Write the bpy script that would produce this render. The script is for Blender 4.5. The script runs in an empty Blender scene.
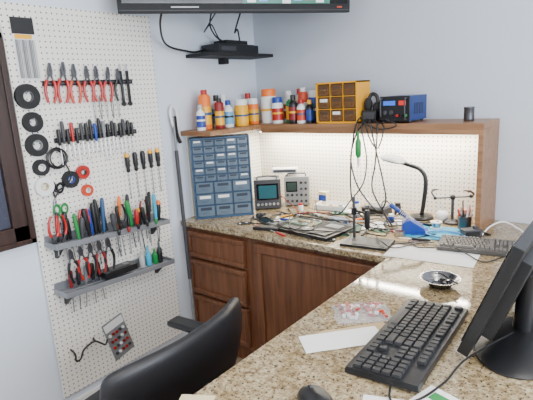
import bpy, math, random
from mathutils import Vector, Matrix
random.seed(7)
SC=bpy.context.scene
# ---------------------------------------------------------------- materials
_m={}
def mat(name,col,rough=.5,metal=0,emit=0,alpha=1,trans=0,bump=0,bscale=60,coat=0):
    if name in _m: return _m[name]
    m=bpy.data.materials.new(name); m.use_nodes=True; nt=m.node_tree; b=nt.nodes['Principled BSDF']
    b.inputs['Base Color'].default_value=(*col,1); b.inputs['Roughness'].default_value=rough; b.inputs['Metallic'].default_value=metal
    if emit: b.inputs['Emission Color'].default_value=(*col,1); b.inputs['Emission Strength'].default_value=emit
    if alpha<1: b.inputs['Alpha'].default_value=alpha
    if trans: b.inputs['Transmission Weight'].default_value=trans
    if coat: b.inputs['Coat Weight'].default_value=coat
    tc=nt.nodes.new('ShaderNodeTexCoord'); n=nt.nodes.new('ShaderNodeTexNoise'); n.inputs['Scale'].default_value=bscale
    nt.links.new(tc.outputs['Object'],n.inputs['Vector'])
    mr=nt.nodes.new('ShaderNodeMapRange'); mr.inputs['To Min'].default_value=max(0,rough-.06); mr.inputs['To Max'].default_value=min(1,rough+.06)
    nt.links.new(n.outputs['Fac'],mr.inputs['Value']); nt.links.new(mr.outputs['Result'],b.inputs['Roughness'])
    if bump:
        bp=nt.nodes.new('ShaderNodeBump'); bp.inputs['Strength'].default_value=bump; bp.inputs['Distance'].default_value=.002
        nt.links.new(n.outputs['Fac'],bp.inputs['Height']); nt.links.new(bp.outputs['Normal'],b.inputs['Normal'])
    _m[name]=m; return m
def ramp(nt,els):
    r=nt.nodes.new('ShaderNodeValToRGB'); cr=r.color_ramp
    while len(cr.elements)>1: cr.elements.remove(cr.elements[-1])
    cr.elements[0].position=els[0][0]; cr.elements[0].color=(*els[0][1],1)
    for p,c in els[1:]:
        e=cr.elements.new(p); e.color=(*c,1)
    return r
def granite():
    m=bpy.data.materials.new('granite'); m.use_nodes=True; nt=m.node_tree; b=nt.nodes['Principled BSDF']; L=nt.links.new
    tc=nt.nodes.new('ShaderNodeTexCoord')
    n1=nt.nodes.new('ShaderNodeTexNoise'); n1.inputs['Scale'].default_value=52; n1.inputs['Detail'].default_value=6; n1.inputs['Roughness'].default_value=.72
    n2=nt.nodes.new('ShaderNodeTexNoise'); n2.inputs['Scale'].default_value=120; n2.inputs['Detail'].default_value=3
    n3=nt.nodes.new('ShaderNodeTexNoise'); n3.inputs['Scale'].default_value=9; n3.inputs['Detail'].default_value=4
    for n in (n1,n2,n3): L(tc.outputs['Object'],n.inputs['Vector'])
    r1=ramp(nt,[(.33,(.11,.075,.045)),(.43,(.28,.205,.115)),(.53,(.42,.335,.20)),(.66,(.58,.49,.33))]); L(n1.outputs['Fac'],r1.inputs['Fac'])
    r2=ramp(nt,[(.36,(1,1,1)),(.43,(0,0,0))]); L(n2.outputs['Fac'],r2.inputs['Fac'])
    r3=ramp(nt,[(.35,(.76,.70,.60)),(.6,(1,1,1))]); L(n3.outputs['Fac'],r3.inputs['Fac'])
    mx=nt.nodes.new('ShaderNodeMixRGB'); mx.inputs['Color2'].default_value=(.055,.042,.032,1); L(r2.outputs['Color'],mx.inputs['Fac']); L(r1.outputs['Color'],mx.inputs['Color1'])
    m2=nt.nodes.new('ShaderNodeMixRGB'); m2.blend_type='MULTIPLY'; m2.inputs['Fac'].default_value=1; L(mx.outputs['Color'],m2.inputs['Color1']); L(r3.outputs['Color'],m2.inputs['Color2'])
    L(m2.outputs['Color'],b.inputs['Base Color']); b.inputs['Roughness'].default_value=.07; b.inputs['IOR'].default_value=1.6
    return m
def wood(name,c1,c2,axis=0,rough=.4):
    m=bpy.data.materials.new(name); m.use_nodes=True; nt=m.node_tree; b=nt.nodes['Principled BSDF']; L=nt.links.new
    tc=nt.nodes.new('ShaderNodeTexCoord'); mp=nt.nodes.new('ShaderNodeMapping'); s=[40,40,40]; s[axis]=3; mp.inputs['Scale'].default_value=s
    n=nt.nodes.new('ShaderNodeTexNoise'); n.inputs['Scale'].default_value=1; n.inputs['Detail'].default_value=5; n.inputs['Distortion'].default_value=.6
    L(tc.outputs['Object'],mp.inputs['Vector']); L(mp.outputs['Vector'],n.inputs['Vector'])
    r=ramp(nt,[(.3,c1),(.7,c2)]); L(n.outputs['Fac'],r.inputs['Fac']); L(r.outputs['Color'],b.inputs['Base Color']); b.inputs['Roughness'].default_value=rough
    return m
def pegmat(name,a,bx,col,hole=(.10,.09,.08)):
    m=bpy.data.materials.new(name); m.use_nodes=True; nt=m.node_tree; b=nt.nodes['Principled BSDF']; L=nt.links.new
    tc=nt.nodes.new('ShaderNodeTexCoord'); sp=nt.nodes.new('ShaderNodeSeparateXYZ'); L(tc.outputs['Object'],sp.inputs[0])
    sq=[]
    for ax in (a,bx):
        d=nt.nodes.new('ShaderNodeMath'); d.operation='DIVIDE'; d.inputs[1].default_value=.0254; L(sp.outputs[ax],d.inputs[0])
        f=nt.nodes.new('ShaderNodeMath'); f.operation='FRACT'; L(d.outputs[0],f.inputs[0])
        s=nt.nodes.new('ShaderNodeMath'); s.operation='SUBTRACT'; s.inputs[1].default_value=.5; L(f.outputs[0],s.inputs[0])
        p=nt.nodes.new('ShaderNodeMath'); p.operation='MULTIPLY'; L(s.outputs[0],p.inputs[0]); L(s.outputs[0],p.inputs[1]); sq.append(p)
    ad=nt.nodes.new('ShaderNodeMath'); ad.operation='ADD'; L(sq[0].outputs[0],ad.inputs[0]); L(sq[1].outputs[0],ad.inputs[1])
    lt=nt.nodes.new('ShaderNodeMath'); lt.operation='LESS_THAN'; lt.inputs[1].default_value=.022; L(ad.outputs[0],lt.inputs[0])
    mx=nt.nodes.new('ShaderNodeMixRGB'); mx.inputs['Color1'].default_value=(*col,1); mx.inputs['Color2'].default_value=(*hole,1); L(lt.outputs[0],mx.inputs['Fac'])
    L(mx.outputs['Color'],b.inputs['Base Color']); b.inputs['Roughness'].default_value=.45
    return m
GR=granite(); WD=wood('cabinet_wood',(.095,.032,.012),(.20,.075,.03),2); WDH=wood('shelf_wood',(.19,.085,.034),(.32,.165,.075),0)
WDK=wood('dark_wood',(.018,.008,.006),(.045,.02,.014),2)
WALLL=mat('wall_paint_lit',(.70,.75,.82),.75,bump=.15,bscale=120)  # wall paint with the left wall's brighter light put into the colour
BK=mat('black_plastic',(.008,.008,.009),.38); BKM=mat('black_matte',(.009,.009,.010),.75); BKG=mat('black_gloss',(.005,.005,.006),.14)
KEY=mat('key_black',(.022,.022,.024),.5); DG=mat('dark_grey',(.045,.045,.05),.5); MG=mat('mid_grey',(.20,.21,.22),.5); LG=mat('light_grey',(.42,.42,.41),.45)
WH=mat('white_plastic',(.8,.8,.78),.4); PAP=mat('paper',(.84,.83,.80),.8); TAN=mat('tan_paper',(.52,.38,.2),.8)
ST=mat('steel',(.5,.51,.53),.28,1); STD=mat('dark_steel',(.14,.14,.15),.4,1); BWL=mat('bowl_steel',(.26,.26,.27),.22,1); AL=mat('aluminium_shelf',(.27,.28,.30),.45,.5)
RED=mat('red',(.42,.010,.008),.35); REDO=mat('orange_red',(.55,.05,.013),.4); ORG=mat('orange',(.85,.17,.008),.4); YEL=mat('yellow',(.85,.42,.008),.4)
GRN=mat('green',(.01,.22,.045),.4); PCB=mat('pcb_green',(.01,.09,.035),.4); BLU=mat('blue',(.008,.045,.30),.4); NAVY=mat('navy',(.018,.07,.17),.4); CYN=mat('cyan',(.03,.36,.55),.5)
LBL=mat('light_blue',(.12,.38,.65),.5); DRW=mat('drawer_clear',(.115,.16,.21),.18); BRN=mat('brown_drawer',(.13,.06,.02),.25); PINK=mat('pink',(.65,.28,.2),.6); CREAM=mat('cream',(.72,.6,.38),.5)
DKR=mat('dark_red',(.22,.01,.01),.4); LINER=mat('drawer_contents',(.02,.03,.05),.6); PSB=mat('power_supply_blue',(.006,.032,.17),.4)
# ---------------------------------------------------------------- builder
class B:
    def __init__(s): s.v=[];s.f=[];s.mi=[];s.ms=[];s.T=Matrix()
    def mid(s,m):
        if m not in s.ms: s.ms.append(m)
        return s.ms.index(m)
    def add(s,vs,fs,m):
        o=len(s.v); s.v+= [tuple(s.T@Vector(v)) for v in vs]; k=s.mid(m)
        for f in fs: s.f.append([i+o for i in f]); s.mi.append(k)
        return s
    def box(s,c,d,m,rz=0,R=None,taper=1):
        x,y,z=[a/2 for a in d]; M=R if R is not None else Matrix.Rotation(rz,4,'Z')
        vs=[]
        for sz in (-1,1):
            k=taper if sz>0 else 1
            for sx,sy in ((-1,-1),(1,-1),(1,1),(-1,1)): vs.append(Vector(c)+(M@Vector((sx*x*k,sy*y*k,sz*z))))
        return s.add(vs,[(3,2,1,0),(4,5,6,7),(0,1,5,4),(1,2,6,5),(2,3,7,6),(3,0,4,7)],m)
    def bb(s,a,b,m): return s.box([(a[i]+b[i])/2 for i in range(3)],[abs(b[i]-a[i]) for i in range(3)],m)
    def cyl(s,a,b,r,m,r2=None,n=16):
        a=Vector(a);b=Vector(b);r2=r if r2 is None else r2; d=(b-a).normalized(); q=d.to_track_quat('Z','Y')
        vs=[];
        for p,rr in ((a,r),(b,r2)):
            for i in range(n):
                t=2*math.pi*i/n; vs.append(p+q@Vector((rr*math.cos(t),rr*math.sin(t),0)))
        fs=[(i,(i+1)%n,n+(i+1)%n,n+i) for i in range(n)]+[tuple(range(n-1,-1,-1)),tuple(range(n,2*n))]
        return s.add(vs,fs,m)
    def lathe(s,c,pr,m,n=20,R=None):
        c=Vector(c); M=R if R is not None else Matrix(); vs=[];fs=[]
        for r,z in pr:
            for i in range(n):
                t=2*math.pi*i/n; vs.append(c+(M@Vector((r*math.cos(t),r*math.sin(t),z))))
        for k in range(len(pr)-1):
            for i in range(n):
                j=(i+1)%n; fs.append((k*n+i,k*n+j,(k+1)*n+j,(k+1)*n+i))
        fs.append(tuple(range(n-1,-1,-1))); fs.append(tuple(range((len(pr)-1)*n,len(pr)*n)))
        return s.add(vs,fs,m)
    def sph(s,c,r,m,n=14):
        if not hasattr(r,'__len__'): r=(r,r,r)
        vs=[];fs=[];k=n//2
        for a in range(k+1):
            ph=math.pi*a/k-math.pi/2
            for i in range(n):
                t=2*math.pi*i/n; vs.append((c[0]+r[0]*math.cos(ph)*math.cos(t),c[1]+r[1]*math.cos(ph)*math.sin(t),c[2]+r[2]*math.sin(ph)))
        for a in range(k):
            for i in range(n):
                j=(i+1)%n; fs.append((a*n+i,a*n+j,(a+1)*n+j,(a+1)*n+i))
        return s.add(vs,fs,m)
    def tube(s,pts,r,m,n=7,sub=6):
        P=[Vector(p) for p in pts]; Q=[]
        if sub>1 and len(P)>2:
            for i in range(len(P)-1):
                p0=P[max(i-1,0)];p1=P[i];p2=P[i+1];p3=P[min(i+2,len(P)-1)]
                for k in range(sub):
                    t=k/sub; Q.append(.5*((2*p1)+(p2-p0)*t+(2*p0-5*p1+4*p2-p3)*t*t+(3*p1-p0-3*p2+p3)*t**3))
            Q.append(P[-1])
        else: Q=P
        vs=[];fs=[]
        d0=(Q[1]-Q[0]).normalized(); nrm=d0.orthogonal().normalized()
        for i,p in enumerate(Q):
            d=(Q[min(i+1,len(Q)-1)]-Q[max(i-1,0)])
            if d.length<1e-9: d=d0
            d.normalize(); nrm=(nrm-d*nrm.dot(d)); nrm=nrm.normalized() if nrm.length>1e-6 else d.orthogonal().normalized(); bn=d.cross(nrm)
            rr=r(i/(len(Q)-1)) if callable(r) else r
            for k in range(n):
                t=2*math.pi*k/n; vs.append(p+nrm*rr*math.cos(t)+bn*rr*math.sin(t))
        for i in range(len(Q)-1):
            for k in range(n):
                j=(k+1)%n; fs.append((i*n+k,i*n+j,(i+1)*n+j,(i+1)*n+k))
        fs.append(tuple(range(n-1,-1,-1))); fs.append(tuple(range((len(Q)-1)*n,len(Q)*n)))
        return s.add(vs,fs,m)
    def ring(s,c,R,r,m,ax='x',n=28,k=8,sy=1):
        vs=[];fs=[]
        for i in range(n):
            t=2*math.pi*i/n
            for j in range(k):
                p=2*math.pi*j/k; a=(R+r*math.cos(p)); u,v,w=a*math.cos(t),a*math.sin(t)*sy,r*math.sin(p)
                q={'x':(w,u,v),'z':(u,v,w),'y':(u,w,v)}[ax]; vs.append((c[0]+q[0],c[1]+q[1],c[2]+q[2]))
        for i in range(n):
            for j in range(k):
                a=i*k+j;b=i*k+(j+1)%k;c2=((i+1)%n)*k+(j+1)%k;d=((i+1)%n)*k+j; fs.append((a,d,c2,b))
        return s.add(vs,fs,m)
    def prism(s,poly,lo,hi,m,ax='x'):
        f={'x':lambda a,b,h:(h,a,b),'y':lambda a,b,h:(a,h,b),'z':lambda a,b,h:(a,b,h)}[ax]; n=len(poly)
        vs=[f(a,b,lo) for a,b in poly]+[f(a,b,hi) for a,b in poly]
        return s.add(vs,[tuple(range(n-1,-1,-1)),tuple(range(n,2*n))]+[(i,(i+1)%n,n+(i+1)%n,n+i) for i in range(n)],m)
    def build(s,name,bevel=0,smooth=True,M=None,keep=False):
        vs=[Vector(v) for v in s.v]
        if keep: c=Vector((0,0,0))
        else: c=Vector([(min(v[i] for v in vs)+max(v[i] for v in vs))/2 for i in range(3)])
        me=bpy.data.meshes.new(name); me.from_pydata([tuple(v-c) for v in vs],[],s.f)
        for m in s.ms: me.materials.append(m)
        me.polygons.foreach_set('material_index',s.mi)
        import bmesh
        bm=bmesh.new(); bm.from_mesh(me); bmesh.ops.recalc_face_normals(bm,faces=bm.faces); bm.to_mesh(me); bm.free()
        if smooth:
            me.polygons.foreach_set('use_smooth',[True]*len(me.polygons)); me.set_sharp_from_angle(angle=math.radians(38))
        me.update()
        o=bpy.data.objects.new(name,me); SC.collection.objects.link(o)
        o.matrix_world=(M if M is not None else Matrix())@Matrix.Translation(c)
        if bevel:
            b=o.modifiers.new('bevel','BEVEL'); b.width=bevel; b.segments=2; b.limit_method='ANGLE'; b.angle_limit=math.radians(40)
        return o
def TR(x,y,z,deg=0): return Matrix.Translation((x,y,z))@Matrix.Rotation(math.radians(deg),4,'Z')
def empty(name,x,y,z,deg=0):
    e=bpy.data.objects.new(name,None); SC.collection.objects.link(e); e.matrix_world=TR(x,y,z,deg); e.empty_display_size=.05; return e
C=.86; ru=random.uniform
# ---------------------------------------------------------------- room
RX,RY,RZ=3.9,-4.3,2.75
B().bb((-.1,RY-.1,-.05),(RX+.1,.1,0),mat('floor_tile',(.30,.22,.15),.45,bump=.1)).build('floor')
B().bb((-.1,RY-.1,RZ),(RX+.1,.1,RZ+.05),mat('ceiling_paint',(.8,.8,.79),.9)).build('ceiling')
B().bb((-.1,RY-.1,0),(0,.1,RZ),WALLL).build('wall_left')
B().bb((0,0,0),(RX,.1,RZ),mat('wall_paint_shaded',(.55,.59,.655),.75,bump=.15,bscale=120)).build('wall_back')  # same wall paint, its dimmer light here put in as a darker colour
B().bb((0,RY-.1,0),(RX,RY,RZ),WALLL).build('wall_front')
b=B(); y0,y1,z0,z1=-3.6,-1.2,.9,2.3
b.bb((RX,RY-.1,0),(RX+.1,y0,RZ),WALLL).bb((RX,y1,0),(RX+.1,.1,RZ),WALLL).bb((RX,y0,0),(RX+.1,y1,z0),WALLL).bb((RX,y0,z1),(RX+.1,y1,RZ),WALLL); b.build('wall_right')
b=B()
for yy in (y0+.03,(y0+y1)/2,y1-.03): b.bb((RX+.02,yy-.03,z0),(RX+.08,yy+.03,z1),WH)
for zz in (z0+.03,z1-.03): b.bb((RX+.021,y0,zz-.03),(RX+.079,y1,zz+.03),WH)
b.build('window_1')
B().bb((0.001,-.81,0),(.012,RY+.01,.09),WH).build('baseboard_left')
B().bb((2.5,-.012,0),(RX-.01,-.001,.09),WH).build('baseboard_back')
# ---------------------------------------------------------------- counter and cabinets
b=B(); t=.035; P=1.376; D=.83; PR=2.45; PY=-2.38; e=.002
b.prism([(e,-e),(e,-D),(P,-D),(P,PY),(PR,PY),(PR,-e)],C-t,C,GR,'z'); b.build('granite_countertop',bevel=.006)
b=B(); F=-.79
b.bb((e,F+.02,.0),(1.405,-.01,C-t),WD)
b.bb((e,F,.10),(1.405,F+.02,C-t),WD)
def panel(x0,x1,z0,z1):
    yf=F-.018
    b.bb((x0,yf,z0),(x1,F,z1),WD); fr=.05 if z1-z0>.25 else .03
    b.bb((x0,yf-.010,z1-fr),(x1,yf,z1),WD).bb((x0,yf-.010,z0),(x1,yf,z0+fr),WD).bb((x0,yf-.010,z0+fr),(x0+fr,yf,z1-fr),WD).bb((x1-fr,yf-.010,z0+fr),(x1,yf,z1-fr),WD)
panel(.03,.50,.63,.795); panel(.03,.50,.39,.61); panel(.03,.50,.13,.37); panel(.58,1.375,.13,.795)
b.build('base_cabinet',bevel=.004)
b=B().bb((1.42,PY+.06,0),(PR-.3,-.01,C-t),WD); b.bb((1.412,PY+.1,.1),(1.42,-.84,C-t-.04),WD); b.build('peninsula_cabinet',bevel=.003)
B().bb((.002,-.012,C+.001),(1.598,-.001,1.375),pegmat('pegboard_back',0,2,(.86,.82,.72))).build('backsplash_pegboard',keep=True)
B().bb((.001,-.72,C+.001),(.011,-.014,1.375),pegmat('pegboard_side',1,2,(.86,.82,.72))).build('side_pegboard',keep=True)
b=B(); b.prism([(e,-e),(e,-.76),(.26,-.76),(.26,-.30),(1.625,-.30),(1.625,-e)],1.377,1.407,WDH,'z'); b.bb((1.600,-.30,C+.001),(1.625,-e,1.377),WDH); b.bb((.26,-.30,1.352),(1.6,-.285,1.377),WDH); b.build('wooden_shelf',bevel=.002)
b=B(); b.bb((.10,-.15,1.345),(1.56,-.08,1.376),WH); b.bb((.12,-.14,1.337),(1.54,-.09,1.345),mat('led_diffuser',(1,.95,.85),.4,emit=14)); b.build('under_shelf_light')
# ---------------------------------------------------------------- pegboard on the left wall
YL,YR,ZB,ZT=-1.722,-.925,.139,2.048; X0=.022
b=B(); b.bb((.012,YL,ZB),(X0,YR,ZT),pegmat('pegboard_left',1,2,(.85,.82,.75)));b.bb((.001,YL+.01,ZT-.03),(.012,YR-.01,ZT),WH).bb((.001,YL+.01,ZB),(.012,YR-.01,ZB+.03),WH); b.build('pegboard',keep=True)
def strip(z,ya,yb):
    b=B(); b.bb((X0,ya,z-.012),(X0+.012,yb,z+.012),BK); b.bb((X0+.012,ya+.01,z-.004),(X0+.014,yb-.01,z+.004),STD); b.build('magnetic_tool_strip',bevel=.001)
strip(1.705,-1.585,-1.09); strip(1.44,-1.57,-1.10)
def pliers(y,z,s,hm,rot=0,head=.055,x=X0+.022):
    b=B(); b.T=Matrix.Translation((x,y,z))@Matrix.Rotation(math.radians(rot),4,'X')@Matrix.Scale(s,4)
    b.prism([(-.012,0),(-.013,.018),(-.005,head),(-.0008,head),(-.0008,0)],-.004,.004,STD,'x'); b.prism([(.012,0),(.013,.018),(.005,head),(.0008,head),(.0008,0)],-.004,.004,STD,'x')
    b.cyl((-.006,0,0),(.006,0,0),.011,STD)
    for sg in (-1,1):
        b.tube([(0,sg*.004,0),(0,sg*.012,-.02),(0,sg*.02,-.045)],.0045,STD)
        b.tube([(0,sg*.016,-.028),(0,sg*.026,-.06),(0,sg*.025,-.10),(0,sg*.015,-.138)],lambda t:.0085*(1-.25*t),hm,n=8)
    b.build('pliers')
for i,(y,z,h) in enumerate([(-1.55,1.745,RED),(-1.485,1.748,RED),(-1.43,1.74,REDO),(-1.362,1.735,RED),(-1.31,1.735,RED),(-1.245,1.73,RED),(-1.185,1.725,BK)]): pliers(y,z,ru(.9,1.02) if i<6 else .85,h,ru(-8,8))
def screwdriver(y,z,hl,bl,hm,r=.011,x=None,name='screwdriver',tip=None,rot=0,ry=0):
    x=X0+.014+r if x is None else x
    b=B(); b.T=Matrix.Translation((x,y,z))@Matrix.Rotation(math.radians(rot),4,'X')@Matrix.Rotation(math.radians(ry),4,'Y')
    b.lathe((0,0,0),[(r*.55,0),(r*.8,hl*.06),(r*.7,hl*.2),(r,hl*.4),(r,hl*.85),(r*.8,hl*.97),(r*.3,hl)],hm,12)
    if tip: b.lathe((0,0,hl*.8),[(r*1.02,0),(r*1.02,hl*.1),(r*.85,hl*.18),(r*.4,hl*.205)],tip,12)
    b.cyl((0,0,-bl),(0,0,.005),r*.26,ST,n=8); b.cyl((0,0,-bl-.008),(0,0,-bl),r*.12,STD,r2=r*.26,n=8); b.build(name)
cols=[BK,DG,BK,RED,BK,DG,BK,BK,BLU,BK,MG,BK,BK,DG,BK,DG,BK,BK]
for i in range(18): screwdriver(-1.555+i*.0245+ru(-.003,.003),1.425+ru(-.012,.008),ru(.07,.11),ru(.05,.12),cols[i],r=ru(.0075,.0095))
for i,y in enumerate((-1.165,-1.125)): 
    b=B(); b.T=Matrix.Translation((X0+.02,y,1.62)); b.box((0,0,.06),(.008,.014,.16),BK); b.box((0,0,.15),(.006,.008,.05),ST); b.cyl((-.006,0,-.03),(.006,0,-.03),.012,BK); b.build('hobby_knife',bevel=.001)
for i in range(5):
    b=B(); y=-1.34+i*.035; b.T=Matrix.Translation((X0+.016,y,1.57)); 
    for sg in (-1,1): b.tube([(0,0,.07),(0,sg*.006,.02),(0,sg*.001,-.05)],.0018,STD if i%2 else ST,n=6)
    b.build('tweezers')
for i in range(5): screwdriver(-1.185+i*.052,1.225,.105,.14,BK,r=.0135,name='screwdriver',tip=YEL if i in (0,3,4) else None,x=X0+.0145)
def tape(y,z,R,m,inner=None,w=.02):
    b=B(); n=32; ri=R*.45
    vs=[]; pr=[(R,0),(R,w),(ri,w),(ri,0)]
    for r,h in pr:
        for i in range(n):
            t=2*math.pi*i/n; vs.append((h,r*math.cos(t),r*math.sin(t)))
    fs=[]
    for k in range(4):
        k2=(k+1)%4
        for i in range(n):
            j=(i+1)%n; fs.append((k*n+i,k*n+j,k2*n+j,k2*n+i))
    b.add(vs,fs,m)
    vs2=[]
    for r,h in [(ri*1.0,.002),(ri*1.0,w+.001),(ri*.86,w+.001),(ri*.86,.002)]:
        for i in range(n):
            t=2*math.pi*i/n; vs2.append((h,r*math.cos(t),r*math.sin(t)))
    b.add(vs2,fs,inner or TAN); b.cyl((.0,0,ri*.7),(w+.012,0,ri*.7),.003,ST,n=6)
    b.build('tape_roll',M=Matrix.Translation((X0,y,z)))
tape(-1.665,1.65,.056,BKM,DG); tape(-1.66,1.535,.046,BKM,BK); tape(-1.658,1.43,.052,BKM,MG); tape(-1.655,1.235,.045,WH,CREAM); tape(-1.655,1.325,.038,BKM,WH); tape(-1.52,1.245,.042,BKM,BLU); tape(-1.45,1.27,.034,RED,BK); tape(-1.44,1.175,.030,REDO,WH)
b=B()
for i in range(6): b.ring((X0+.008+.004*i,-1.575+ru(-.005,.005),1.355+ru(-.005,.005)),.045+ru(-.008,.006),.004,BK)
b.tube([(X0+.02,-1.54,1.33),(X0+.02,-1.52,1.26),(X0+.02,-1.56,1.22),(X0+.02,-1.61,1.20)],.004,BK); b.build('cable_coil')
b=B(); b.bb((X0,-1.685,1.72),(X0+.004,-1.585,1.99),WH); b.bb((X0+.004,-1.685,1.92),(X0+.007,-1.585,1.99),BK); b.bb((X0+.004,-1.675,1.90),(X0+.006,-1.6,1.918),YEL)
for i in range(6): b.cyl((X0+.009,-1.672+i*.015,1.73),(X0+.009,-1.672+i*.015,1.895),.0055,LG if i%2 else MG,n=8)
b.build('file_set_pack')
def scissors(y,z,rot,hm):
    b=B(); b.T=Matrix.Translation((X0+.008,y,z))@Matrix.Rotation(math.radians(rot),4,'X')
    for sg in (-1,1):
        b.ring((0,sg*.02,-.05),.016,.005,hm,n=18,k=6,sy=1.4); b.tube([(0,sg*.012,-.03),(0,0,0)],.004,hm,sub=1); b.prism([(-sg*.002,0),(-sg*.009,.02),(-sg*.001,.09),(sg*.002,.02)],-.002+sg*.0015,.001+sg*.0015,ST,'x')
    b.build('scissors')
scissors(-1.61,1.17,165,BK); scissors(-1.595,1.06,175,GRN)
def rack(z0,z1,ya,yb,dep):
    b=B(); M=Matrix.Translation((0,(ya+yb)/2,(z0+z1)/2))@Matrix.Rotation(math.atan2(z1-z0,yb-ya),4,'X'); b.T=M; w=(yb-ya)
    b.box((X0+dep/2,0,0),(dep,w,.004),AL); b.box((X0+dep,0,.004),(.004,w,.026),AL); b.box((X0+.002,0,.02),(.004,w,.045),AL)
    b.box((X0+dep*.5,0,.0045),(.006,w-.02,.006),AL)
    for s in (-1,1):
        b.box((X0+dep/2,s*(w/2),.004),(dep,.004,.026),AL)
        b.prism([(X0,-.002),(X0,-.075),(X0+.02,-.075),(X0+dep*.8,-.002)],s*(w/2-.05)-.006,s*(w/2-.05)+.006,BK,'y')
    b.build('metal_tool_shelf',bevel=.001)
rack(.955,.915,-1.695,-1.02,.115); rack(.71,.675,-1.685,-1.02,.12)
hc=[RED,BK,RED,BK,BK,GRN,DG,RED,BK,BLU,BK,BK,NAVY,BK,DG,BK,ORG,BK,BK,GRN,RED,BK,BK,DKR,BK,BK,CYN,BK]
for i in range(28):
    y=-1.67+i*.0228; zz=.955-.04*(y+1.7)/.7
    if i in (0,2,7,17,23): pliers(y,zz+.02,ru(.85,.98),hc[i],180+ru(-8,8),x=X0+.055)
    else: screwdriver(y,zz+.01,ru(.09,.18),ru(.06,.18),hc[i],r=ru(.009,.015),x=X0+ru(.03,.09),rot=ru(-9,9),ry=ru(-4,4),tip=random.choice([None,None,ORG,None,YEL,None]))
for i in range(5): pliers(-1.645+i*.05,.905,.95,[BK,RED,BK,DKR,BK][i],ru(-5,5),x=X0+.14,head=.04)
for i in range(5): screwdriver(-1.37+i*.06,.935,.03,ru(.08,.13),[BK,DKR,BK,BK,GRN][i],r=.009,x=X0+.135,rot=ru(-4,4))
b=B(); b.T=TR(X0+.062,-1.36,.712,88)@Matrix.Rotation(math.radians(-3),4,'X'); b.box((0,0,.016),(.19,.095,.032),BK); b.box((0,0,.034),(.13,.06,.004),DG); b.box((.05,0,.037),(.03,.03,.003),MG); b.build('battery_pack',bevel=.003)
for i,(y,h,m) in enumerate([(-1.20,.10,LG),(-1.155,.12,CYN),(-1.11,.09,GRN),(-1.075,.13,BK)]): 
    b=B(); b.lathe((X0+.06,y,.698-.04*(y+1.36)/.7),[(.014,0),(.016,.004),(.016,h*.6),(.007,h*.72),(.007,h*.85),(.003,h)],m,14); b.build('glue_bottle')
for i in range(5): screwdriver(-1.62+i*.04,.72,.09,.12,[DKR,BK,MG,BK,BK][i],r=.012,x=X0+.05,rot=ru(-10,10))
b=B(); b.tube([(X0,-1.65,.38),(X0+.05,-1.655,.37),(X0+.06,-1.66,.34),(X0+.05,-1.63,.335),(X0+.04,-1.60,.37),(X0+.04,-1.54,.385),(X0+.05,-1.51,.365),(X0+.06,-1.49,.35),(X0+.06,-1.475,.375)],.005,BK); b.tube([(X0,-1.52,.385),(X0+.04,-1.54,.385)],.005,BK); b.build('utility_hook')
b=B(); b.T=Matrix.Translation((X0+.004,-1.375,.325))@Matrix.Rotation(math.radians(14),4,'X'); b.box((0,0,0),(.006,.13,.24),MG); b.box((.004,0,.09),(.003,.12,.045),WH)
for r in range(4):
    for c in range(5): b.cyl((.003,-.045+.022*c,.04-.04*r),(.012,-.045+.022*c,.04-.04*r),.008,[WH,DKR,RED,DG][(r+c)%4],n=8)
b.build('bit_set_pack')
# pole
b=B(); b.cyl((.10,-.875,0),(.035,-.835,1.50),.008,MG,n=10); b.cyl((.078,-.862,.50),(.045,-.842,1.30),.012,DG,n=10); b.cyl((.10,-.875,0),(.098,-.873,.05),.014,BK,n=10)
b.tube([(.035,-.838,1.44),(.033,-.85,1.52),(.033,-.828,1.56),(.033,-.80,1.52),(.034,-.805,1.44)],.008,WH); b.tube([(.034,-.82,1.50),(.034,-.815,1.40),(.036,-.795,1.34)],.011,BK); b.build('telescopic_pole')
# picture frame
b=B(); ya,yb,za,zb=-2.75,-1.735,.985,1.92; q0=.001
for (p,q) in (((ya,za),(yb,za+.09)),((ya,zb-.09),(yb,zb)),((ya,za),(ya+.09,zb)),((yb-.09,za),(yb,zb))):
    b.bb((q0,p[0],p[1]),(.035,q[0],q[1]),WDK)
for (p,q) in (((ya,za),(yb,za+.025)),((ya,zb-.025),(yb,zb)),((ya,za),(ya+.025,zb)),((yb-.025,za),(yb,zb))):
    b.bb((.035,p[0],p[1]),(.045,q[0],q[1]),WDK)
b.bb((q0,ya+.09,za+.09),(.015,yb-.09,zb-.09),mat('picture_print',(.05,.055,.08),.25)); b.build('picture_frame',bevel=.003)
# ---------------------------------------------------------------- TV
b=B(); M=TR(.505,-.700,2.03,57)@Matrix.Rotation(math.radians(4),4,'X')
b.box((0,0,.35),(1.25,.035,.72),BKM); b.box((0,.035,.33),(.8,.05,.45),BKM)
b.box((0,-.0185,.365),(1.21,.003,.66),BKG); b.cyl((0,.06,.35),(0,.36,.33),.03,BKM); b.box((0,.062,.35),(.3,.02,.3),BKM)
b.box((-.30,-.019,.018),(.14,.002,.007),LG); b.box((.56,-.019,.018),(.03,.002,.008),REDO); b.box((0,-.018,.003),(1.24,.003,.004),DG)
b.box((.25,-.0205,.105),(.5,.001,.14),mat('tv_picture',(.03,.14,.10),.3,emit=.7)); 
for i in range(7): b.box((.05+i*.065,-.0215,.048+.008*(i%3)),(.048,.001,.016+.008*(i%2)),mat('tv_picture%d'%(i%3+2),[(.6,.62,.6),(.1,.25,.5),(.5,.1,.08)][i%3],.3,emit=.8))
b.build('television',M=M,bevel=.004)
b=B(); b.bb((.001,-.66,1.835),(.21,-.06,1.855),BKM); b.bb((.001,-.38,1.80),(.06,-.34,1.835),BKM); b.build('wall_shelf',bevel=.002)
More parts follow.
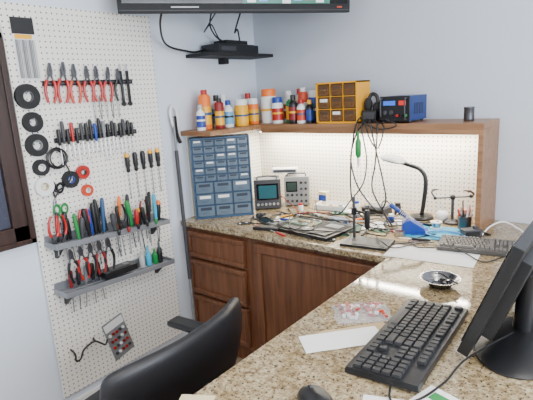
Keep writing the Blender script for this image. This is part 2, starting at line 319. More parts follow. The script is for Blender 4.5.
b=B(); b.bb((.03,-.55,1.856),(.18,-.22,1.91),BK); b.bb((.18,-.53,1.868),(.183,-.40,1.895),DG); b.bb((.05,-.46,1.91),(.16,-.26,1.935),BKM); b.box((.1,-.17,1.885),(.09,.07,.055),BK); b.build('media_player',bevel=.003)
b=B()
b.tube([(.3,-1.04,2.08),(.2,-1.0,1.98),(.06,-.85,1.90),(.05,-.68,1.87),(.05,-.60,1.87),(.06,-.55,1.885)],.006,BK)
b.tube([(.36,-.75,2.10),(.12,-.55,2.03),(.1,-.50,1.97),(.11,-.45,1.93)],.005,BK); b.tube([(.45,-.6,2.12),(.2,-.42,1.98),(.16,-.35,2.0),(.13,-.30,1.93)],.005,BK); b.tube([(.40,-.7,2.12),(.12,-.6,1.98),(.13,-.55,2.02),(.14,-.5,1.94),(.12,-.4,1.93)],.004,BK); b.build('tv_cables')
# ---------------------------------------------------------------- bottles on shelf
S=1.408
def bottle(x,y,r,h,body,cap,label=None,neck=.45,capw=None,kind='bottle',name='bottle'):
    b=B()
    if kind=='jar': pr=[(r*.94,0),(r,.006),(r,h*.74),(r*.86,h*.80)]; cw=r*.9; cz=h*.78
    elif kind=='can': pr=[(r*.95,0),(r,.005),(r,h*.82),(r*.75,h*.88)]; cw=r*.55; cz=h*.86
    else: pr=[(r*.94,0),(r,.006),(r,h*.62),(r*.85,h*.72),(r*neck,h*.80),(r*neck,h*.84)]; cw=r*(neck+.12); cz=h*.82
    b.lathe((0,0,0),pr,body,22); b.lathe((0,0,cz),[(cw,0),(cw,(h-cz)*.85),(cw*.9,h-cz)],cap,20)
    if label: b.lathe((0,0,h*.12),[(r*1.012,0),(r*1.012,h*.46)],label,22); b.lathe((0,0,h*.36),[(r*1.02,0),(r*1.02,h*.07)],random.choice([WH,BK,YEL,NAVY]),22)
    b.build(name,M=Matrix.Translation((x,y,S)))
J='jar';K='spray_can'
for a in [(.15,-.72,.026,.15,WH,LG,BLU),(.12,-.65,.036,.235,ORG,RED,YEL,.5,None,'can',K),(.19,-.60,.028,.18,DKR,BK,YEL,.5,None,'can',K),(.06,-.60,.032,.21,RED,YEL,ORG,.5,None,'can',K),(.10,-.53,.03,.20,WH,BK,LBL),(.18,-.51,.030,.165,WH,BLU,LBL),(.20,-.41,.044,.165,YEL,WH,YEL,.5,None,'jar',J),(.07,-.43,.03,.20,WH,WH,RED),(.13,-.345,.026,.14,WH,BK,NAVY),
  (.18,-.27,.036,.165,ORG,WH,YEL,.5,None,'jar',J),(.08,-.20,.034,.20,WH,RED,GRN),(.26,-.20,.052,.22,WH,ORG,WH,.6,None,'jar',J),(.355,-.235,.036,.165,WH,BLU,RED,.5,None,'jar',J),(.37,-.13,.034,.20,WH,WH,REDO),(.43,-.20,.027,.18,GRN,WH,YEL),(.43,-.09,.03,.21,CREAM,RED,NAVY),(.485,-.245,.028,.175,BK,BK,DKR),(.505,-.16,.032,.215,REDO,WH,WH,.5,None,'can',K),(.545,-.245,.028,.145,WH,RED,REDO),(.58,-.15,.034,.195,BLU,WH,NAVY,.5,None,'jar',J),(.60,-.235,.024,.14,BK,YEL,BLU)]:
    bottle(*a)
def drawer_cab(name,M,W,Dp,H,frame,front,rows,dm=.004,back=None):
    b=B(); t=.009
    b.box((0,Dp/2+.004,H/2),(W-.002,Dp*.96,H-2*t),back or frame); b.box((0,Dp/2-.004,t/2),(W,Dp+.01,t),frame).box((0,Dp/2-.004,H-t/2),(W,Dp+.01,t),frame)
    for s in (-1,1): b.box((s*(W/2-t/2),Dp/2-.004,H/2),(t,Dp+.01,H),frame)
    z=H-t; tot=sum(r[1] for r in rows); hh=(H-2*t)/tot
    for n,k in rows:
        h=hh*k; w=(W-2*t)/n
        b.box((0,Dp/2-.004,z-h),(W-.01,Dp,.0035),frame)
        for i in range(n):
            cx=-W/2+t+w*(i+.5)
            if i: b.box((cx-w/2,Dp/2-.004,z-h/2),(.0035,Dp,h),frame)
            b.box((cx,-.001,z-h/2),(w-dm,.010,h-dm),front); b.box((cx,-.010,z-h*.62),(w*.35,.010,.006),front); b.box((cx,-.0065,z-h*.3),(w*.6,.001,h*.24),PAP if random.random()<.2 else back or front)
        z-=h
    b.build(name,M=M,bevel=.0008)
YB=mat('yellow_cabinet',(.80,.36,.004),.4)
drawer_cab('parts_organizer_cabinet',TR(.815,-.275,S,0),.27,.15,.235,YB,BRN,[(3,1),(3,1),(3,1)],dm=.014,back=mat('brown_inner',(.07,.03,.01),.5))
drawer_cab('small_parts_drawer_cabinet',TR(.205,-.634,C+.001,46),.36,.12,.50,mat('steel_blue',(.025,.075,.155),.4),DRW,[(5,1)]*6+[(3,1.7)]*3,dm=.009,back=LINER)
# power supply
b=B(); W=.17; b.box((0,.10,.075),(W,.2,.13),PSB); b.box((0,-.004,.075),(W,.01,.133),BK); b.box((-.03,-.01,.105),(.07,.004,.024),mat('led_blue',(.04,.15,.7),.4,emit=.3)); b.box((.045,-.01,.105),(.04,.004,.024),mat('led_red',(.7,.03,.02),.4,emit=.3))
for i in (-.05,-.015): b.cyl((i,-.02,.055),(i,-.008,.055),.012,DG)
for i,m in ((.02,RED),(.045,BK),(.068,GRN)): b.cyl((i,-.022,.04),(i,-.008,.04),.007,m)
for s in (-1,1): b.tube([(s*.07,-.01,.02),(s*.07,-.03,.03),(s*.07,-.03,.12),(s*.07,-.01,.13)],.004,DG,sub=3)
for s in (-1,1):
    for q in (.03,.17): b.cyl((s*.07,q,0),(s*.07,q,.012),.01,BK)
for i in range(6): b.box((W/2+.001,.05+.02*i,.072),(.002,.006,.06),BK)
b.build('bench_power_supply',M=TR(1.165,-.265,S,-4),bevel=.002)
b=B(); b.lathe((1.515,-.16,S),[(.024,0),(.026,.003),(.026,.012),(.025,.013),(.025,.062),(.026,.064),(.026,.07),(.022,.07),(.022,.066)],STD,20); b.build('tin_can')
b=B(); b.T=TR(1.00,-.225,S); b.box((.005,.02,.035),(.085,.10,.07),BK); b.box((.005,-.032,.04),(.07,.004,.04),DG); b.sph((.045,.0,.085),(.028,.03,.03),BKM); b.sph((-.012,.0,.10),(.025,.024,.04),BKM); b.tube([(-.012,0,.12),(.005,.01,.155),(.035,.01,.145),(.048,0,.10)],.011,BK); b.build('headset',bevel=.003)
b=B()
b.tube([(.99,-.29,1.45),(.97,-.325,1.42),(.945,-.33,1.32),(.93,-.33,1.20),(.925,-.33,1.05),(.95,-.34,.95),(1.03,-.36,.875),(1.12,-.40,.868)],.0045,BK)
b.tube([(1.03,-.29,1.43),(1.05,-.325,1.41),(1.075,-.33,1.30),(1.12,-.33,1.12),(1.14,-.33,.99),(1.10,-.34,.93),(1.02,-.33,.99),(.96,-.33,1.08),(.93,-.33,1.22),(.97,-.33,1.36),(1.02,-.325,1.415)],.0045,BK)
b.tube([(1.05,-.28,1.42),(1.09,-.325,1.40),(1.08,-.33,1.2),(1.06,-.33,1.05),(1.15,-.36,.92),(1.2,-.38,.868)],.0045,BK)
b.tube([(1.01,-.285,1.43),(1.0,-.33,1.39),(1.03,-.335,1.22),(1.01,-.34,1.08),(.93,-.35,.97),(.88,-.38,.90),(.80,-.42,.882)],.004,BK)
b.tube([(1.07,-.28,1.42),(1.13,-.33,1.39),(1.10,-.34,1.28),(1.05,-.335,1.33),(1.02,-.33,1.42)],.004,BK)
b.tube([(1.06,-.25,1.415),(1.12,-.33,1.44),(1.20,-.33,1.40),(1.10,-.325,1.38),(1.0,-.33,1.42)],.004,BK); b.build('hanging_cables')
b=B(); b.T=Matrix.Translation((.985,-.345,1.22)); b.lathe((0,0,0),[(.006,0),(.016,.02),(.017,.09),(.008,.11),(.006,.15)],GRN,14); b.lathe((0,0,-.05),[(.004,0),(.008,.03),(.008,.055)],WH,12); b.tube([(0,0,.145),(0,.0,.17),(.003,.01,.19)],.002,BK); b.build('desoldering_pump')
# ---------------------------------------------------------------- bench items
def scope(name,M,W,H,Dp,body,scr,kind=0):
    b=B(); b.box((0,Dp/2,H/2+.01),(W,Dp,H),body); b.box((0,-.003,H/2+.01),(W*1.02,.012,H*1.02),DG if kind==0 else body)
    if kind==0:
        b.box((-.0,-.011,H*.64),(W*.82,.004,H*.58),BKG); b.box((-.0,-.0135,H*.64),(W*.68,.002,H*.46),scr)
        for c in range(6): b.cyl((-W*.38+c*W*.15,-.018,H*.2),(-W*.38+c*W*.15,-.008,H*.2),W*.05,ST if c%2 else LG,n=10)
    else:
        b.box((-W*.2,-.011,H*.72),(W*.46,.004,H*.38),BKG); b.box((-W*.2,-.0135,H*.72),(W*.38,.002,H*.3),scr)
        for r in range(4):
            for c in range(5):
                if r<2 and c<3: continue
                b.cyl((-W*.38+c*W*.19,-.02,H*.86-r*H*.22),(-W*.38+c*W*.19,-.008,H*.86-r*H*.22),W*.055,BK if (r+c)%2 else DG,n=10)
    b.tube([(-W*.35,.02,H+.01),(-W*.35,.02,H+.03),(W*.35,.02,H+.03),(W*.35,.02,H+.01)],.005,DG,sub=2)
    for s in (-1,1):
        for q in (.02,Dp-.02): b.cyl((s*W*.38,q,0),(s*W*.38,q,.012),.008,BK,n=8)
    b.build(name,M=M,bevel=.003)
SCRN=mat('scope_screen',(.02,.09,.11),.2,emit=.15)
scope('oscilloscope',TR(.335,-.36,C,40),.17,.185,.15,MG,SCRN,0); scope('function_generator',TR(.455,-.20,C,30),.16,.185,.12,mat('panel_grey',(.28,.28,.27),.5),mat('scope_screen2',(.03,.05,.04),.25),1)
b=B(); b.T=TR(.37,-.17,1.092,30); b.box((-.02,.0,.0),(.17,.085,.028),WH); b.box((-.02,-.044,0),(.15,.002,.018),DG); b.build('network_switch',bevel=.002)
b=B(); b.T=TR(.84,-.62,C,-6)
b.box((0,0,.010),(.40,.26,.018),BK); b.box((0,0,.0195),(.37,.235,.003),BKM)
b.box((-.08,.03,.022),(.18,.10,.004),PCB); b.box((.12,-.06,.022),(.11,.10,.006),BK); b.box((.11,.06,.022),(.09,.06,.004),MG); b.cyl((.02,-.06,.02),(.02,-.06,.027),.035,BK); b.cyl((.02,-.06,.027),(.02,-.06,.029),.012,ST)
b.tube([(-.12,.03,.026),(-.03,.05,.027),(.02,-.03,.027)],.003,mat('copper',(.6,.25,.12),.3,1))
for i in range(16): b.box((ru(-.17,.0),ru(-.02,.09),.026),(ru(.008,.022),ru(.008,.02),.004),random.choice([BK,LG,ST,BK,BK]))
for i in range(5): b.box((-.12+i*.02,-.08,.022),(.016,.05,.004),random.choice([PCB,DG,BK]))
b.build('open_laptop',bevel=.001)
b=B(); b.T=TR(.62,-.74,C,15); b.box((0,0,.009),(.15,.045,.018),BK); b.box((0,0,.019),(.13,.03,.002),DG); b.box((-.06,0,.021),(.012,.02,.002),RED); b.build('remote_control',bevel=.002)
def phone(x,y,r,m=BKG,s=1):
    b=B(); b.T=TR(x,y,C,r)@Matrix.Scale(s,4); b.box((0,0,.004),(.07,.14,.008),DG); b.box((0,0,.0085),(.064,.13,.001),m); b.cyl((0,-.06,.009),(0,-.06,.0095),.004,LG,n=8); b.build('smartphone',bevel=.001)
phone(.50,-.60,60); phone(1.04,-.50,20,PCB); phone(.76,-.43,75,BKG); phone(1.10,-.38,-30,WH,.8); phone(.40,-.54,20,BKG,.9); phone(.60,-.62,110,MG,.9); phone(.93,-.28,60,BKG)
def board(x,y,r,w,d,m=PCB):
    b=B(); b.T=TR(x,y,C,r); b.box((0,0,.002),(w,d,.003),m)
    for i in range(12): b.box((ru(-w*.42,w*.42),ru(-d*.4,d*.4),.006),(ru(.005,w*.2),ru(.005,d*.25),ru(.002,.008)),random.choice([BK,BK,ST,DG,WH]))
    b.build('circuit_board')
board(.66,-.52,20,.09,.06); board(.88,-.39,-15,.16,.10,NAVY); board(1.05,-.62,40,.06,.04); board(.80,-.26,10,.12,.07); board(.62,-.35,50,.08,.05,BKM); board(.54,-.43,15,.12,.06,BKM); board(1.17,-.47,-20,.10,.07,PCB); board(.70,-.36,-30,.09,.05,PCB); board(1.02,-.74,12,.07,.04,BKM); board(.42,-.70,35,.08,.05,BKM)
b=B(); b.T=TR(.70,-.16,C,8); b.box((0,0,.004),(.20,.13,.006),WH)
for s in (-1,1): b.box((s*.1,0,.018),(.004,.13,.03),WH); b.box((0,s*.065,.018),(.2,.004,.03),WH)
for i in range(9): b.box((ru(-.07,.07),ru(-.04,.04),.013),(.025,.018,.012),random.choice([BK,RED,LG,BLU,YEL]),rz=random.random())
b.build('parts_tray',bevel=.001)
b=B(); b.T=TR(1.00,-.15,C,-5); b.box((0,0,.02),(.15,.10,.04),DG); b.box((0,-.051,.02),(.14,.002,.028),BK); b.box((0,0,.045),(.12,.08,.01),MG); b.build('dc_adapter',bevel=.002)
b=B(); b.T=TR(.60,-.10,C,0); b.bb((-.03,-.02,0),(.03,.02,.09),CREAM); b.bb((-.028,-.021,.03),(.028,-.02,.07),BLU); b.build('cardboard_box',bevel=.001)
def small_jar(x,y,r,h,m,c):
    b=B(); b.lathe((x,y,C),[(r*.95,0),(r,.003),(r,h*.7),(r*.8,h*.78)],m,16); b.lathe((x,y,C+h*.76),[(r*.85,0),(r*.85,h*.22),(r*.6,h*.24)],c,16); b.build('small_jar')
for a in [(.86,-.14,.02,.06,WH,BLU),(.91,-.10,.018,.07,CREAM,WH),(.55,-.30,.016,.05,WH,RED),(1.16,-.30,.018,.05,BLU,WH),(1.12,-.12,.02,.07,BK,BK)]: small_jar(*a)
def sheet(name,x,y,r,w,d,m,z=C,extra=None,th=.0015):
    b=B(); b.T=TR(x,y,z,r); n=8; vs=[];fs=[]
    for j in range(2):
        for i in range(n+1): vs.append((-w/2+w*i/n,(-.5+j)*d,.0005+.0012*math.sin(i*1.1)**2))
    for j in range(2):
        for i in range(n+1): vs.append((-w/2+w*i/n,(-.5+j)*d,th+.0012*math.sin(i*1.1)**2))
    k=n+1
    for i in range(n): fs+=[(i,i+1,k+i+1,k+i),(2*k+i,3*k+i,3*k+i+1,2*k+i+1),(i,2*k+i,2*k+i+1,i+1),(k+i,k+i+1,3*k+i+1,3*k+i)]
    fs+=[(0,k,3*k,2*k),(n,2*k+n,3*k+n,k+n)]
    b.add(vs,fs,m)
    if extra:
        for e_ in extra: b.box((e_[0],e_[1],th+.0016),(e_[2],e_[3],.0005),e_[4])
    b.build(name,smooth=False)
sheet('paper_sheet',1.53,-.715,6,.38,.17,PAP)
sheet('silicone_mat',1.46,-.38,8,.32,.23,CYN,th=.003)
sheet('paper_sheet',1.20,-.28,25,.14,.10,PAP); sheet('paper_sheet',.56,-.50,25,.10,.14,PAP); sheet('cardboard_sheet',1.27,-.55,12,.18,.10,TAN); sheet('paper_sheet',.86,-.20,-12,.16,.10,PAP); sheet('paper_sheet',1.10,-.44,35,.15,.09,PAP,z=C+.002)
sheet('paper_slip',1.565,-1.565,48,.25,.10,PAP,z=C+.002); sheet('cardboard_sheet',1.587,-1.512,50,.22,.10,TAN)
sheet('paper_sheet',1.82,-1.81,20,.12,.13,PAP,extra=[(0,.03,.07,.02,GRN),(0,-.02,.08,.012,GRN)]); sheet('paper_sheet',1.90,-1.71,-15,.10,.11,PAP,z=C+.002,extra=[(0,.02,.05,.03,GRN)]); sheet('paper_note',1.41,-2.03,30,.09,.06,CREAM)
b=B(); b.T=TR(1.215,-.70,C,8); b.box((0,0,.006),(.23,.15,.012),BK); b.box((.02,-.01,.013),(.16,.10,.002),DG); b.cyl((-.085,.05,.01),(-.085,.05,.22),.007,STD); b.cyl((-.085,.05,.13),(-.085,.05,.165),.014,BK); b.tube([(-.085,.05,.148),(-.04,.03,.15),(.0,.0,.148)],.006,BK); b.lathe((.0,0,.075),[(.006,0),(.013,.01),(.014,.08),(.010,.095)],BK,14); b.tube([(0,0,.165),(.0,.03,.19),(-.03,.10,.12),(-.04,.14,.02)],.0025,BK); b.build('usb_microscope_stand',bevel=.0015)
b=B(); b.lathe((1.27,-.14,C),[(.065,0),(.067,.008),(.06,.016),(.02,.022)],BK,24)
b.tube([(1.27,-.14,C+.015),(1.285,-.15,.95),(1.295,-.15,1.08),(1.265,-.15,1.14),(1.2,-.155,1.165),(1.15,-.16,1.18)],.012,BK,n=10)
b.T=Matrix.Translation((1.11,-.16,1.195))@Matrix.Rotation(math.radians(14),4,'Y'); b.lathe((0,0,-.012),[(.055,0),(.072,.004),(.074,.012),(.05,.028),(.02,.034)],MG,24); b.lathe((0,0,-.015),[(.055,0),(.055,.004)],mat('lamp_diffuser',(1,.96,.88),.4,emit=4),24); b.build('desk_lamp')
b=B(); b.T=TR(1.335,-.42,C,25); b.prism([(-.06,0),(.06,0),(.05,.03),(-.02,.075),(-.055,.06)],-.045,.045,BLU,'y'); b.box((.03,0,.005),(.09,.11,.01),BLU)
b.T=TR(1.335,-.42,C,25)@Matrix.Translation((-.01,0,.06))@Matrix.Rotation(math.radians(-50),4,'Y')
for i in range(9): b.ring((0,0,.010*i),.016+.0006*i,.002,ST,ax='z',n=16,k=5)
b.cyl((0,0,.04),(0,0,.14),.010,BLU,r2=.012); b.cyl((0,0,.07),(0,0,.08),.016,BK); b.tube([(0,0,.14),(0,0,.17),(-.04,.03,.16),(-.10,.02,.06)],.003,BK); b.build('soldering_iron_stand',bevel=.002)
b=B(); b.lathe((1.30,-.52,C),[(.026,0),(.028,.003),(.028,.03),(.025,.03),(.024,.006)],ST,20); b.build('flux_tin')
b=B(); b.lathe((1.41,-.30,C+.003),[(.03,0),(.03,.004),(.014,.005),(.014,.03),(.03,.031),(.03,.035)],WH,20); b.lathe((1.41,-.30,C+.008),[(.022,0),(.022,.025)],ST,20); b.build('solder_spool')
b=B(); b.T=TR(1.45,-.17,C,10); b.lathe((0,0,0),[(.04,0),(.042,.01),(.03,.022),(.01,.026)],STD,20); b.cyl((0,0,.02),(0,0,.14),.008,STD); b.sph((0,0,.145),.015,BK); b.cyl((-.09,0,.135),(.09,0,.155),.005,STD)
for s in (-1,1):
    b.sph((s*.09,0,.145+s*.01),.010,BK); b.tube([(s*.09,0,.145+s*.01),(s*.105,-.02,.17),(s*.09,-.04,.19)],.005,STD); b.cyl((s*.09,-.04,.19),(s*.06,-.07,.2),.007,STD,r2=.002)
b.build('helping_hands_stand')
b=B(); b.T=TR(1.535,-.24,C,0); b.lathe((0,0,.0),[(.028,0),(.032,.005),(.034,.05),(.036,.07),(.032,.07),(.028,.01)],STD,18)
for i in range(6): a=i*1.1; b.cyl((.01*math.cos(a),.01*math.sin(a),.01),(.035*math.cos(a),.035*math.sin(a),.10+.02*(i%3)),.004,[WH,PINK,BK,RED,ST,WH][i],n=8)
b.build('tool_cup')
b=B(); b.sph((1.39,-.15,C+.032),(.037,.037,.032),WH); b.lathe((1.39,-.15,C+.055),[(.01,0),(.008,.03),(.003,.05)],WH,10); b.build('flux_bottle')
b=B(); b.lathe((1.50,-.12,C+.03),[(.03,-.03),(.034,0),(.032,.045),(.012,.046)],PINK,18); b.build('copper_wick_roll')
b=B(); b.T=TR(1.60,-.36,C,40); b.box((0,0,.02),(.09,.05,.04),DG); b.box((0,-.026,.02),(.07,.002,.025),BK); b.cyl((.02,0,.04),(.02,0,.055),.012,STD); b.build('iron_tip_cleaner',bevel=.003)
for i,(x,y,r,m) in enumerate(((1.52,-.33,15,BK),(1.55,-.43,-30,STD),(1.42,-.46,60,BK))):
    b=B(); b.T=TR(x,y,C+.006,r); 
    for sg in (-1,1): b.tube([(-.055,0,0),(0,sg*.005,0),(.055,sg*.001,0)],.002,m,n=6)
    b.build('angled_tweezers')
b=B(); pts=[]
for i in range(26): 
    a=i*.62; pts.append((1.50+.09*math.cos(a)*(1+.1*math.sin(i*1.7)),-.42+.06*math.sin(a),C+.008+.001*i*.3))
b.tube(pts,.0035,LBL,n=6,sub=4); b.build('blue_cable')
b=B()
b.tube([(1.58,-.28,C+.006),(1.64,-.35,C+.006),(1.66,-.25,C+.03),(1.71,-.2,C+.05),(1.78,-.22,C+.03),(1.86,-.27,C+.005),(1.98,-.24,C+.005)],.004,WH,n=6); b.build('white_cable')
def cable(pts,r=.003,m=BK,name='cable'):
    b=B(); b.tube([(x,y,z+C) for x,y,z in pts],r,m,n=6); b.build(name)
cable([(.45,-.30,.005),(.55,-.40,.01),(.62,-.47,.02),(.75,-.50,.03),(.88,-.47,.02),(.98,-.40,.012),(1.05,-.30,.005)],.0035)
cable([(.52,-.42,.012),(.48,-.52,.01),(.56,-.56,.01),(.66,-.48,.035),(.78,-.44,.02),(.92,-.46,.012),(1.04,-.56,.005)],.0035)
cable([(.60,-.20,.05),(.66,-.28,.01),(.75,-.33,.01),(.9,-.30,.02),(1.02,-.25,.03),(1.12,-.30,.01),(1.2,-.45,.01),(1.26,-.60,.02),(1.16,-.60,.02)],.0035)
cable([(1.33,-.66,.005),(1.40,-.60,.006),(1.46,-.66,.01),(1.60,-.62,.02),(1.74,-.70,.005),(1.80,-.6,.005)],.003)
cable([(1.20,-.20,.005),(1.10,-.22,.005),(1.02,-.30,.006),(1.10,-.44,.01),(1.02,-.46,.012)],.003,WH)
cable([(.40,-.60,.005),(.46,-.68,.005),(.56,-.67,.01),(.60,-.60,.012),(.70,-.72,.03),(.95,-.78,.005)],.0035)
cable([(.78,-.30,.012),(.70,-.36,.02),(.60,-.40,.012),(.56,-.34,.01),(.50,-.30,.02),(.42,-.34,.10)],.003,DKR)
cable([(1.28,-.35,.02),(1.20,-.40,.01),(1.14,-.34,.01),(1.22,-.30,.012),(1.32,-.26,.01),(1.42,-.30,.04)],.0035,BK)
cable([(1.22,-.62,.02),(1.30,-.72,.03),(1.36,-.72,.01),(1.42,-.62,.01),(1.50,-.58,.02)],.003,BK)
cable([(.66,-.30,.01),(.74,-.40,.02),(.86,-.44,.03),(1.0,-.42,.02),(1.08,-.34,.01),(1.18,-.36,.006)],.003,WH)
cable([(.90,-.36,.02),(1.0,-.46,.03),(1.12,-.50,.02),(1.24,-.44,.01),(1.20,-.34,.02),(1.08,-.28,.03),(.98,-.34,.02)],.0035)
cable([(.46,-.44,.02),(.60,-.50,.03),(.68,-.60,.03),(.80,-.74,.03),(.96,-.70,.03),(1.08,-.58,.01),(1.12,-.48,.01)],.003)
def hand_tool(x,y,r,hm,L=.09):
    b=B(); b.T=TR(x,y,C+.012,r)@Matrix.Rotation(math.radians(90),4,'X'); b.lathe((0,0,0),[(.004,0),(.007,.01),(.008,L*.8),(.004,L)],hm,10); b.cyl((0,0,-.06),(0,0,.002),.0018,ST,n=6); b.build('precision_screwdriver')
for a in [(.72,-.785,70,RED),(.97,-.45,30,BLU),(.60,-.45,-40,YEL),(1.13,-.54,10,BK),(1.33,-.28,80,BK),(.58,-.56,100,BLU),(1.0,-.33,-20,ORG),(1.24,-.48,60,RED),(1.60,-.30,70,BK),(1.38,-.56,100,BK)]: hand_tool(*a)
# ---------------------------------------------------------------- keyboards
def keyboard(name,M,L,W,base,key,tilt=2.5):
    b=B(); b.T=Matrix.Rotation(math.radians(tilt),4,'X')@Matrix.Translation((0,0,.004)); b.box((0,0,.008),(L,W,.016),base,taper=.985)
    ub=(L-.02)/22.5; rh=(W-.030)/6.3
    def k(x,y,w,h=1): b.box((x+w*ub/2,y,.020),(w*ub-.003,h*rh-.003,.009),key,taper=.86)
    y=W/2-.013-rh/2; x0=-L/2+.01
    for r in range(6):
        yy=y-r*rh-(rh*.3 if r>0 else 0); x=x0
        seq=[[1,-1,1,1,1,1,-.5,1,1,1,1,-.5,1,1,1,1],[1]*13+[2],[1.5]+[1]*12+[1.5],[1.75]+[1]*11+[2.25],[2.25]+[1]*10+[2.75],[1.25,1.25,1.25,6.25,1.25,1.25,1.25,1.25]][r]
        for w in seq:
            if w>0: k(x,yy,w)
            x+=abs(w)*ub
        x=x0+15.25*ub
        if r in (0,1,2,5):
            for i in range(3): k(x+i*ub,yy,1)
        if r==4: k(x+ub,yy,1)
        x=x0+18.5*ub
        if r>0:
            for i in range(4):
                if r==5 and i==0: k(x,yy,2)
                elif r==5 and i==1: pass
                else: k(x+i*ub,yy,1)
    for s in (-1,1): b.box((s*L*.42,W*.4,-.004),(.03,.012,.008),base)
    b.build(name,M=M,bevel=.0006,smooth=False)
keyboard('computer_keyboard',TR(1.746,-1.465,C+.004,-87.5),.49,.20,BK,KEY)
KBG=mat('grey_board',(.05,.045,.04),.5); keyboard('computer_keyboard',TR(1.69,-.525,C+.004,11),.36,.17,KBG,mat('key_grey',(.12,.108,.095),.5))
b=B(); b.tube([(1.79,-1.715,C+.02),(1.81,-1.76,C+.006),(1.86,-1.73,C+.008),(1.89,-1.62,C+.006),(1.91,-1.5,C+.02),(1.98,-1.3,C+.024)],.003,BK); b.build('keyboard_cable')
b=B(); n=20; vs=[];fs=[]
prof=[(0,1.0),(.3,1.0),(.6,.9),(.85,.62),(1,.0)]
for hz,k in prof:
    for i in range(n):
        t=2*math.pi*i/n; vs.append((.038*k*math.copysign(abs(math.cos(t))**.8,math.cos(t)),.064*k*math.copysign(abs(math.sin(t))**.8,math.sin(t))-.006*hz,.002+.038*hz))
for a in range(len(prof)-1):
    for i in range(n): j=(i+1)%n; fs.append((a*n+i,a*n+j,(a+1)*n+j,(a+1)*n+i))
fs.append(tuple(range(n-1,-1,-1))); b.add(vs,fs,BK); b.cyl((-.003,.03,.030),(.003,.03,.030),.010,DG); b.box((0,.02,.0375),(.0015,.03,.002),DG); b.build('computer_mouse',M=TR(1.668,-1.872,C,60))
b=B(); b.lathe((0,0,0),[(.035,0),(.04,.004),(.062,.032),(.070,.034),(.074,.034),(.072,.030),(.058,.024),(.036,.006)],BWL,30)
for i in range(14): a=i*.63; b.box((.03*math.cos(a)*(.5+.5*(i%2)),.03*math.sin(a),.012+.004*(i%3)),(.014,.006,.006),random.choice([STD,BK,BWL,BRN]),rz=a*2)
b.tube([(-.03,.03,.035),(.0,.01,.045),(.05,-.02,.04),(.075,-.03,.036)],.003,BWL); b.build('magnetic_parts_bowl',M=TR(1.675,-1.02,C,0))
# bag of parts
b=B(); N=14; vs=[];fs=[]
for side in (1,0):
    for j in range(N+1):
        for i in range(N+1):
            u=i/N*2-1;v=j/N*2-1; e1=(1-u**4)*(1-v**4); h=.002+(.020*e1*(1+.35*math.sin(9*u+3*v))*side)+.0025*abs(math.sin(7*u*v+3*u)); vs.append((.095*u+.004*math.sin(5*v),.068*v,h if side else .0005))
k=(N+1)**2
for s in (0,1):
    for j in range(N):
        for i in range(N):
            a=s*k+j*(N+1)+i; q=(a,a+1,a+N+2,a+N+1); fs.append(q if s==0 else q[::-1])
for i in range(N):
    fs+= [(i,k+i,k+i+1,i+1),(N*(N+1)+i,N*(N+1)+i+1,k+N*(N+1)+i+1,k+N*(N+1)+i),(i*(N+1),(i+1)*(N+1),k+(i+1)*(N+1),k+i*(N+1)),(i*(N+1)+N,k+i*(N+1)+N,k+(i+1)*(N+1)+N,(i+1)*(N+1)+N)]
b.add(vs,fs,mat('clear_bag',(.8,.8,.82),.12,alpha=.22))
for i in range(60): b.box((ru(-.07,.07),ru(-.048,.048),ru(.006,.018)),(.015,.009,.008),random.choice([RED,RED,DKR,REDO,WH,WH]),rz=ru(0,3))
b.box((0,.06,.005),(.17,.006,.003),RED); b.build('zip_bag_of_parts',M=TR(1.535,-1.375,C,38))
# ---------------------------------------------------------------- monitor on the peninsula (faces the chair)
b=B(); tl=math.radians(21); M=Matrix.Translation((1.885,-1.25,C+.045))@Matrix.Rotation(math.radians(-90),4,'Z')@Matrix.Rotation(-tl,4,'X')
b.T=M; b.box((0,.018,.17),(.54,.030,.34),BK); b.box((0,.001,.175),(.51,.004,.30),BKG); b.box((0,.045,.16),(.40,.035,.24),BK,taper=.9)
b.T=Matrix(); b.cyl((2.00,-1.25,C+.02),(2.01,-1.25,C+.20),.03,BK,n=14); b.T=Matrix.Translation((2.01,-1.32,C)); b.lathe((0,0,0),[(.14,0),(.145,.006),(.13,.014),(.05,.022)],BK,36,R=Matrix.Diagonal((.85,1.3,1,1))); b.build('computer_monitor',bevel=.003)
# ---------------------------------------------------------------- chair
CH=empty('office_chair',.87,-1.785,0,95); FAB=mat('black_leather',(.012,.012,.014),.45,bump=.3,bscale=400)
Mc=CH.matrix_world.copy()
def part(b,name,bevel=0,sub=0,sol=0):
    o=b.build(name,M=Mc,bevel=bevel); o.parent=CH; o.matrix_parent_inverse=Mc.inverted()
    if sol: m=o.modifiers.new('s','SOLIDIFY'); m.thickness=sol; m.offset=0
    if sub: m=o.modifiers.new('ss','SUBSURF'); m.levels=sub; m.render_levels=sub
    return o
b=B(); NU,NV=14,9; vs=[];fs=[]
for j in range(NV+1):
    for i in range(NU+1):
        u=i/NU*2-1; v=j/NV*2-1
        x=.335*u*(1-.05*max(v,0)**4-.22*max(-v,0)**1.5); z=.655+.215*v-.035*abs(u)**4*max(v,0)
        y=-.235+.10*abs(u)**2.5-.04*v-.02*(1-v*v)
        vs.append((x,y,z))
for j in range(NV):
    for i in range(NU): a=j*(NU+1)+i; fs.append((a,a+1,a+NU+2,a+NU+1))
b.add(vs,fs,FAB); part(b,'backrest',sub=2,sol=.045)
b=B(); prof=[(0,.42),(.8,.42),(.98,.44),(1.0,.465),(.96,.49),(.7,.50),(0,.49)]; n=28; vs=[];fs=[]
for k,z in prof:
    for i in range(n):
        t=2*math.pi*i/n; c,s_=math.cos(t),math.sin(t); vs.append((.28*k*math.copysign(abs(c)**.6,c),.02+.25*k*math.copysign(abs(s_)**.6,s_),z))
for a in range(len(prof)-1):
    for i in range(n): j=(i+1)%n; fs.append((a*n+i,a*n+j,(a+1)*n+j,(a+1)*n+i))
b.add(vs,fs,FAB); part(b,'seat')
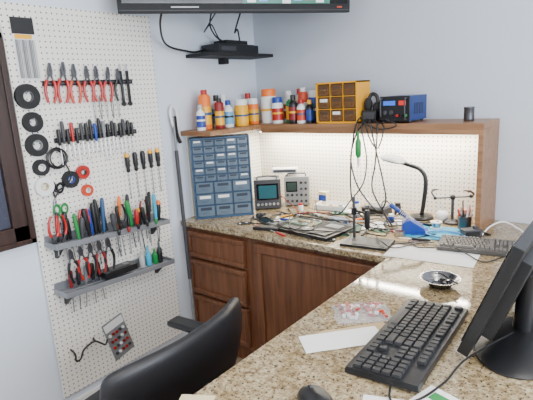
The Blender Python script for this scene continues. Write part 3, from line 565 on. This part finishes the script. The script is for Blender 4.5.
b=B(); b.cyl((0,0,.10),(0,0,.30),.025,BK); b.cyl((0,0,.28),(0,0,.42),.016,ST); b.box((0,0,.405),(.2,.22,.03),BK); b.tube([(0,-.08,.40),(0,-.26,.42),(0,-.285,.55),(0,-.27,.66)],.02,BK,n=10); part(b,'column')
for s,nm,dz in ((1,'armrest_right',0),(-1,'armrest_left',-.085)):
    b=B(); b.tube([(s*.15,0.04,.41),(s*.28,0.05,.42),(s*.30,.05,.52+dz/2),(s*.30,.06,.64+dz)],.014,BK,n=10); b.box((s*.30,.06,.655+dz),(.075,.22,.028),BK); part(b,nm,bevel=.012)
b=B()
for i in range(5):
    a=2*math.pi*i/5+.3; c,s_=math.cos(a),math.sin(a)
    b.tube([(0,0,.11),(.15*c,.15*s_,.10),(.29*c,.29*s_,.07)],lambda t:.024-.008*t,BK,n=8); b.cyl((.29*c-.018*s_,.29*s_+.018*c,.028),(.29*c-.004*s_,.29*s_+.004*c,.028),.028,BKM); b.cyl((.29*c+.018*s_,.29*s_-.018*c,.028),(.29*c+.004*s_,.29*s_-.004*c,.028),.028,BKM); b.cyl((.29*c,.29*s_,.028),(.29*c,.29*s_,.07),.008,ST)
part(b,'base')
# ---------------------------------------------------------------- lights
def area(name,loc,rot,sx,sy,power,col):
    l=bpy.data.lights.new(name,'AREA'); l.shape='RECTANGLE'; l.size=sx; l.size_y=sy; l.energy=power; l.color=col
    o=bpy.data.objects.new(name,l); o.location=loc; o.rotation_euler=[math.radians(a) for a in rot]; SC.collection.objects.link(o)
for i,(x,y) in enumerate(((1.2,-2.6),(2.9,-2.6),(2.3,-1.0))):  # unseen ceiling panels with fill lights, added to brighten the room
    b=B(); b.bb((x-.32,y-.32,RZ-.03),(x+.32,y+.32,RZ-.001),WH); b.bb((x-.29,y-.29,RZ-.034),(x+.29,y+.29,RZ-.03),mat('fill_panel_diffuser',(1,.98,.95),.4,emit=3)); b.build('added_ceiling_panel')
    area('ceiling_fill',(x,y,RZ-.05),(0,0,0),.56,.56,[20,22,12][i],(1,.95,.88))
area('window_daylight',(RX+.15,(y0+y1)/2,1.6),(0,90,0),1.4,2.4,178,(.86,.92,1.0))
area('shelf_led',(.83,-.115,1.333),(0,0,0),1.4,.04,18,(1,.93,.80))
w=bpy.data.worlds.new('w'); SC.world=w; w.use_nodes=True; w.node_tree.nodes['Background'].inputs[0].default_value=(.55,.7,1,1); w.node_tree.nodes['Background'].inputs[1].default_value=1.0
# ---------------------------------------------------------------- camera
rt=Vector((.7833,.6191,-.0565)).normalized(); fw=Vector((-.6145,.7572,-.2212)).normalized(); up=rt.cross(fw).normalized(); rt=fw.cross(up)
cd=bpy.data.cameras.new('camera'); cd.sensor_width=36; cd.lens=36*476.2/533; cam=bpy.data.objects.new('camera',cd); SC.collection.objects.link(cam)
cam.matrix_world=Matrix(((rt.x,up.x,-fw.x,2.236),(rt.y,up.y,-fw.y,-2.718),(rt.z,up.z,-fw.z,1.61),(0,0,0,1))); SC.camera=cam
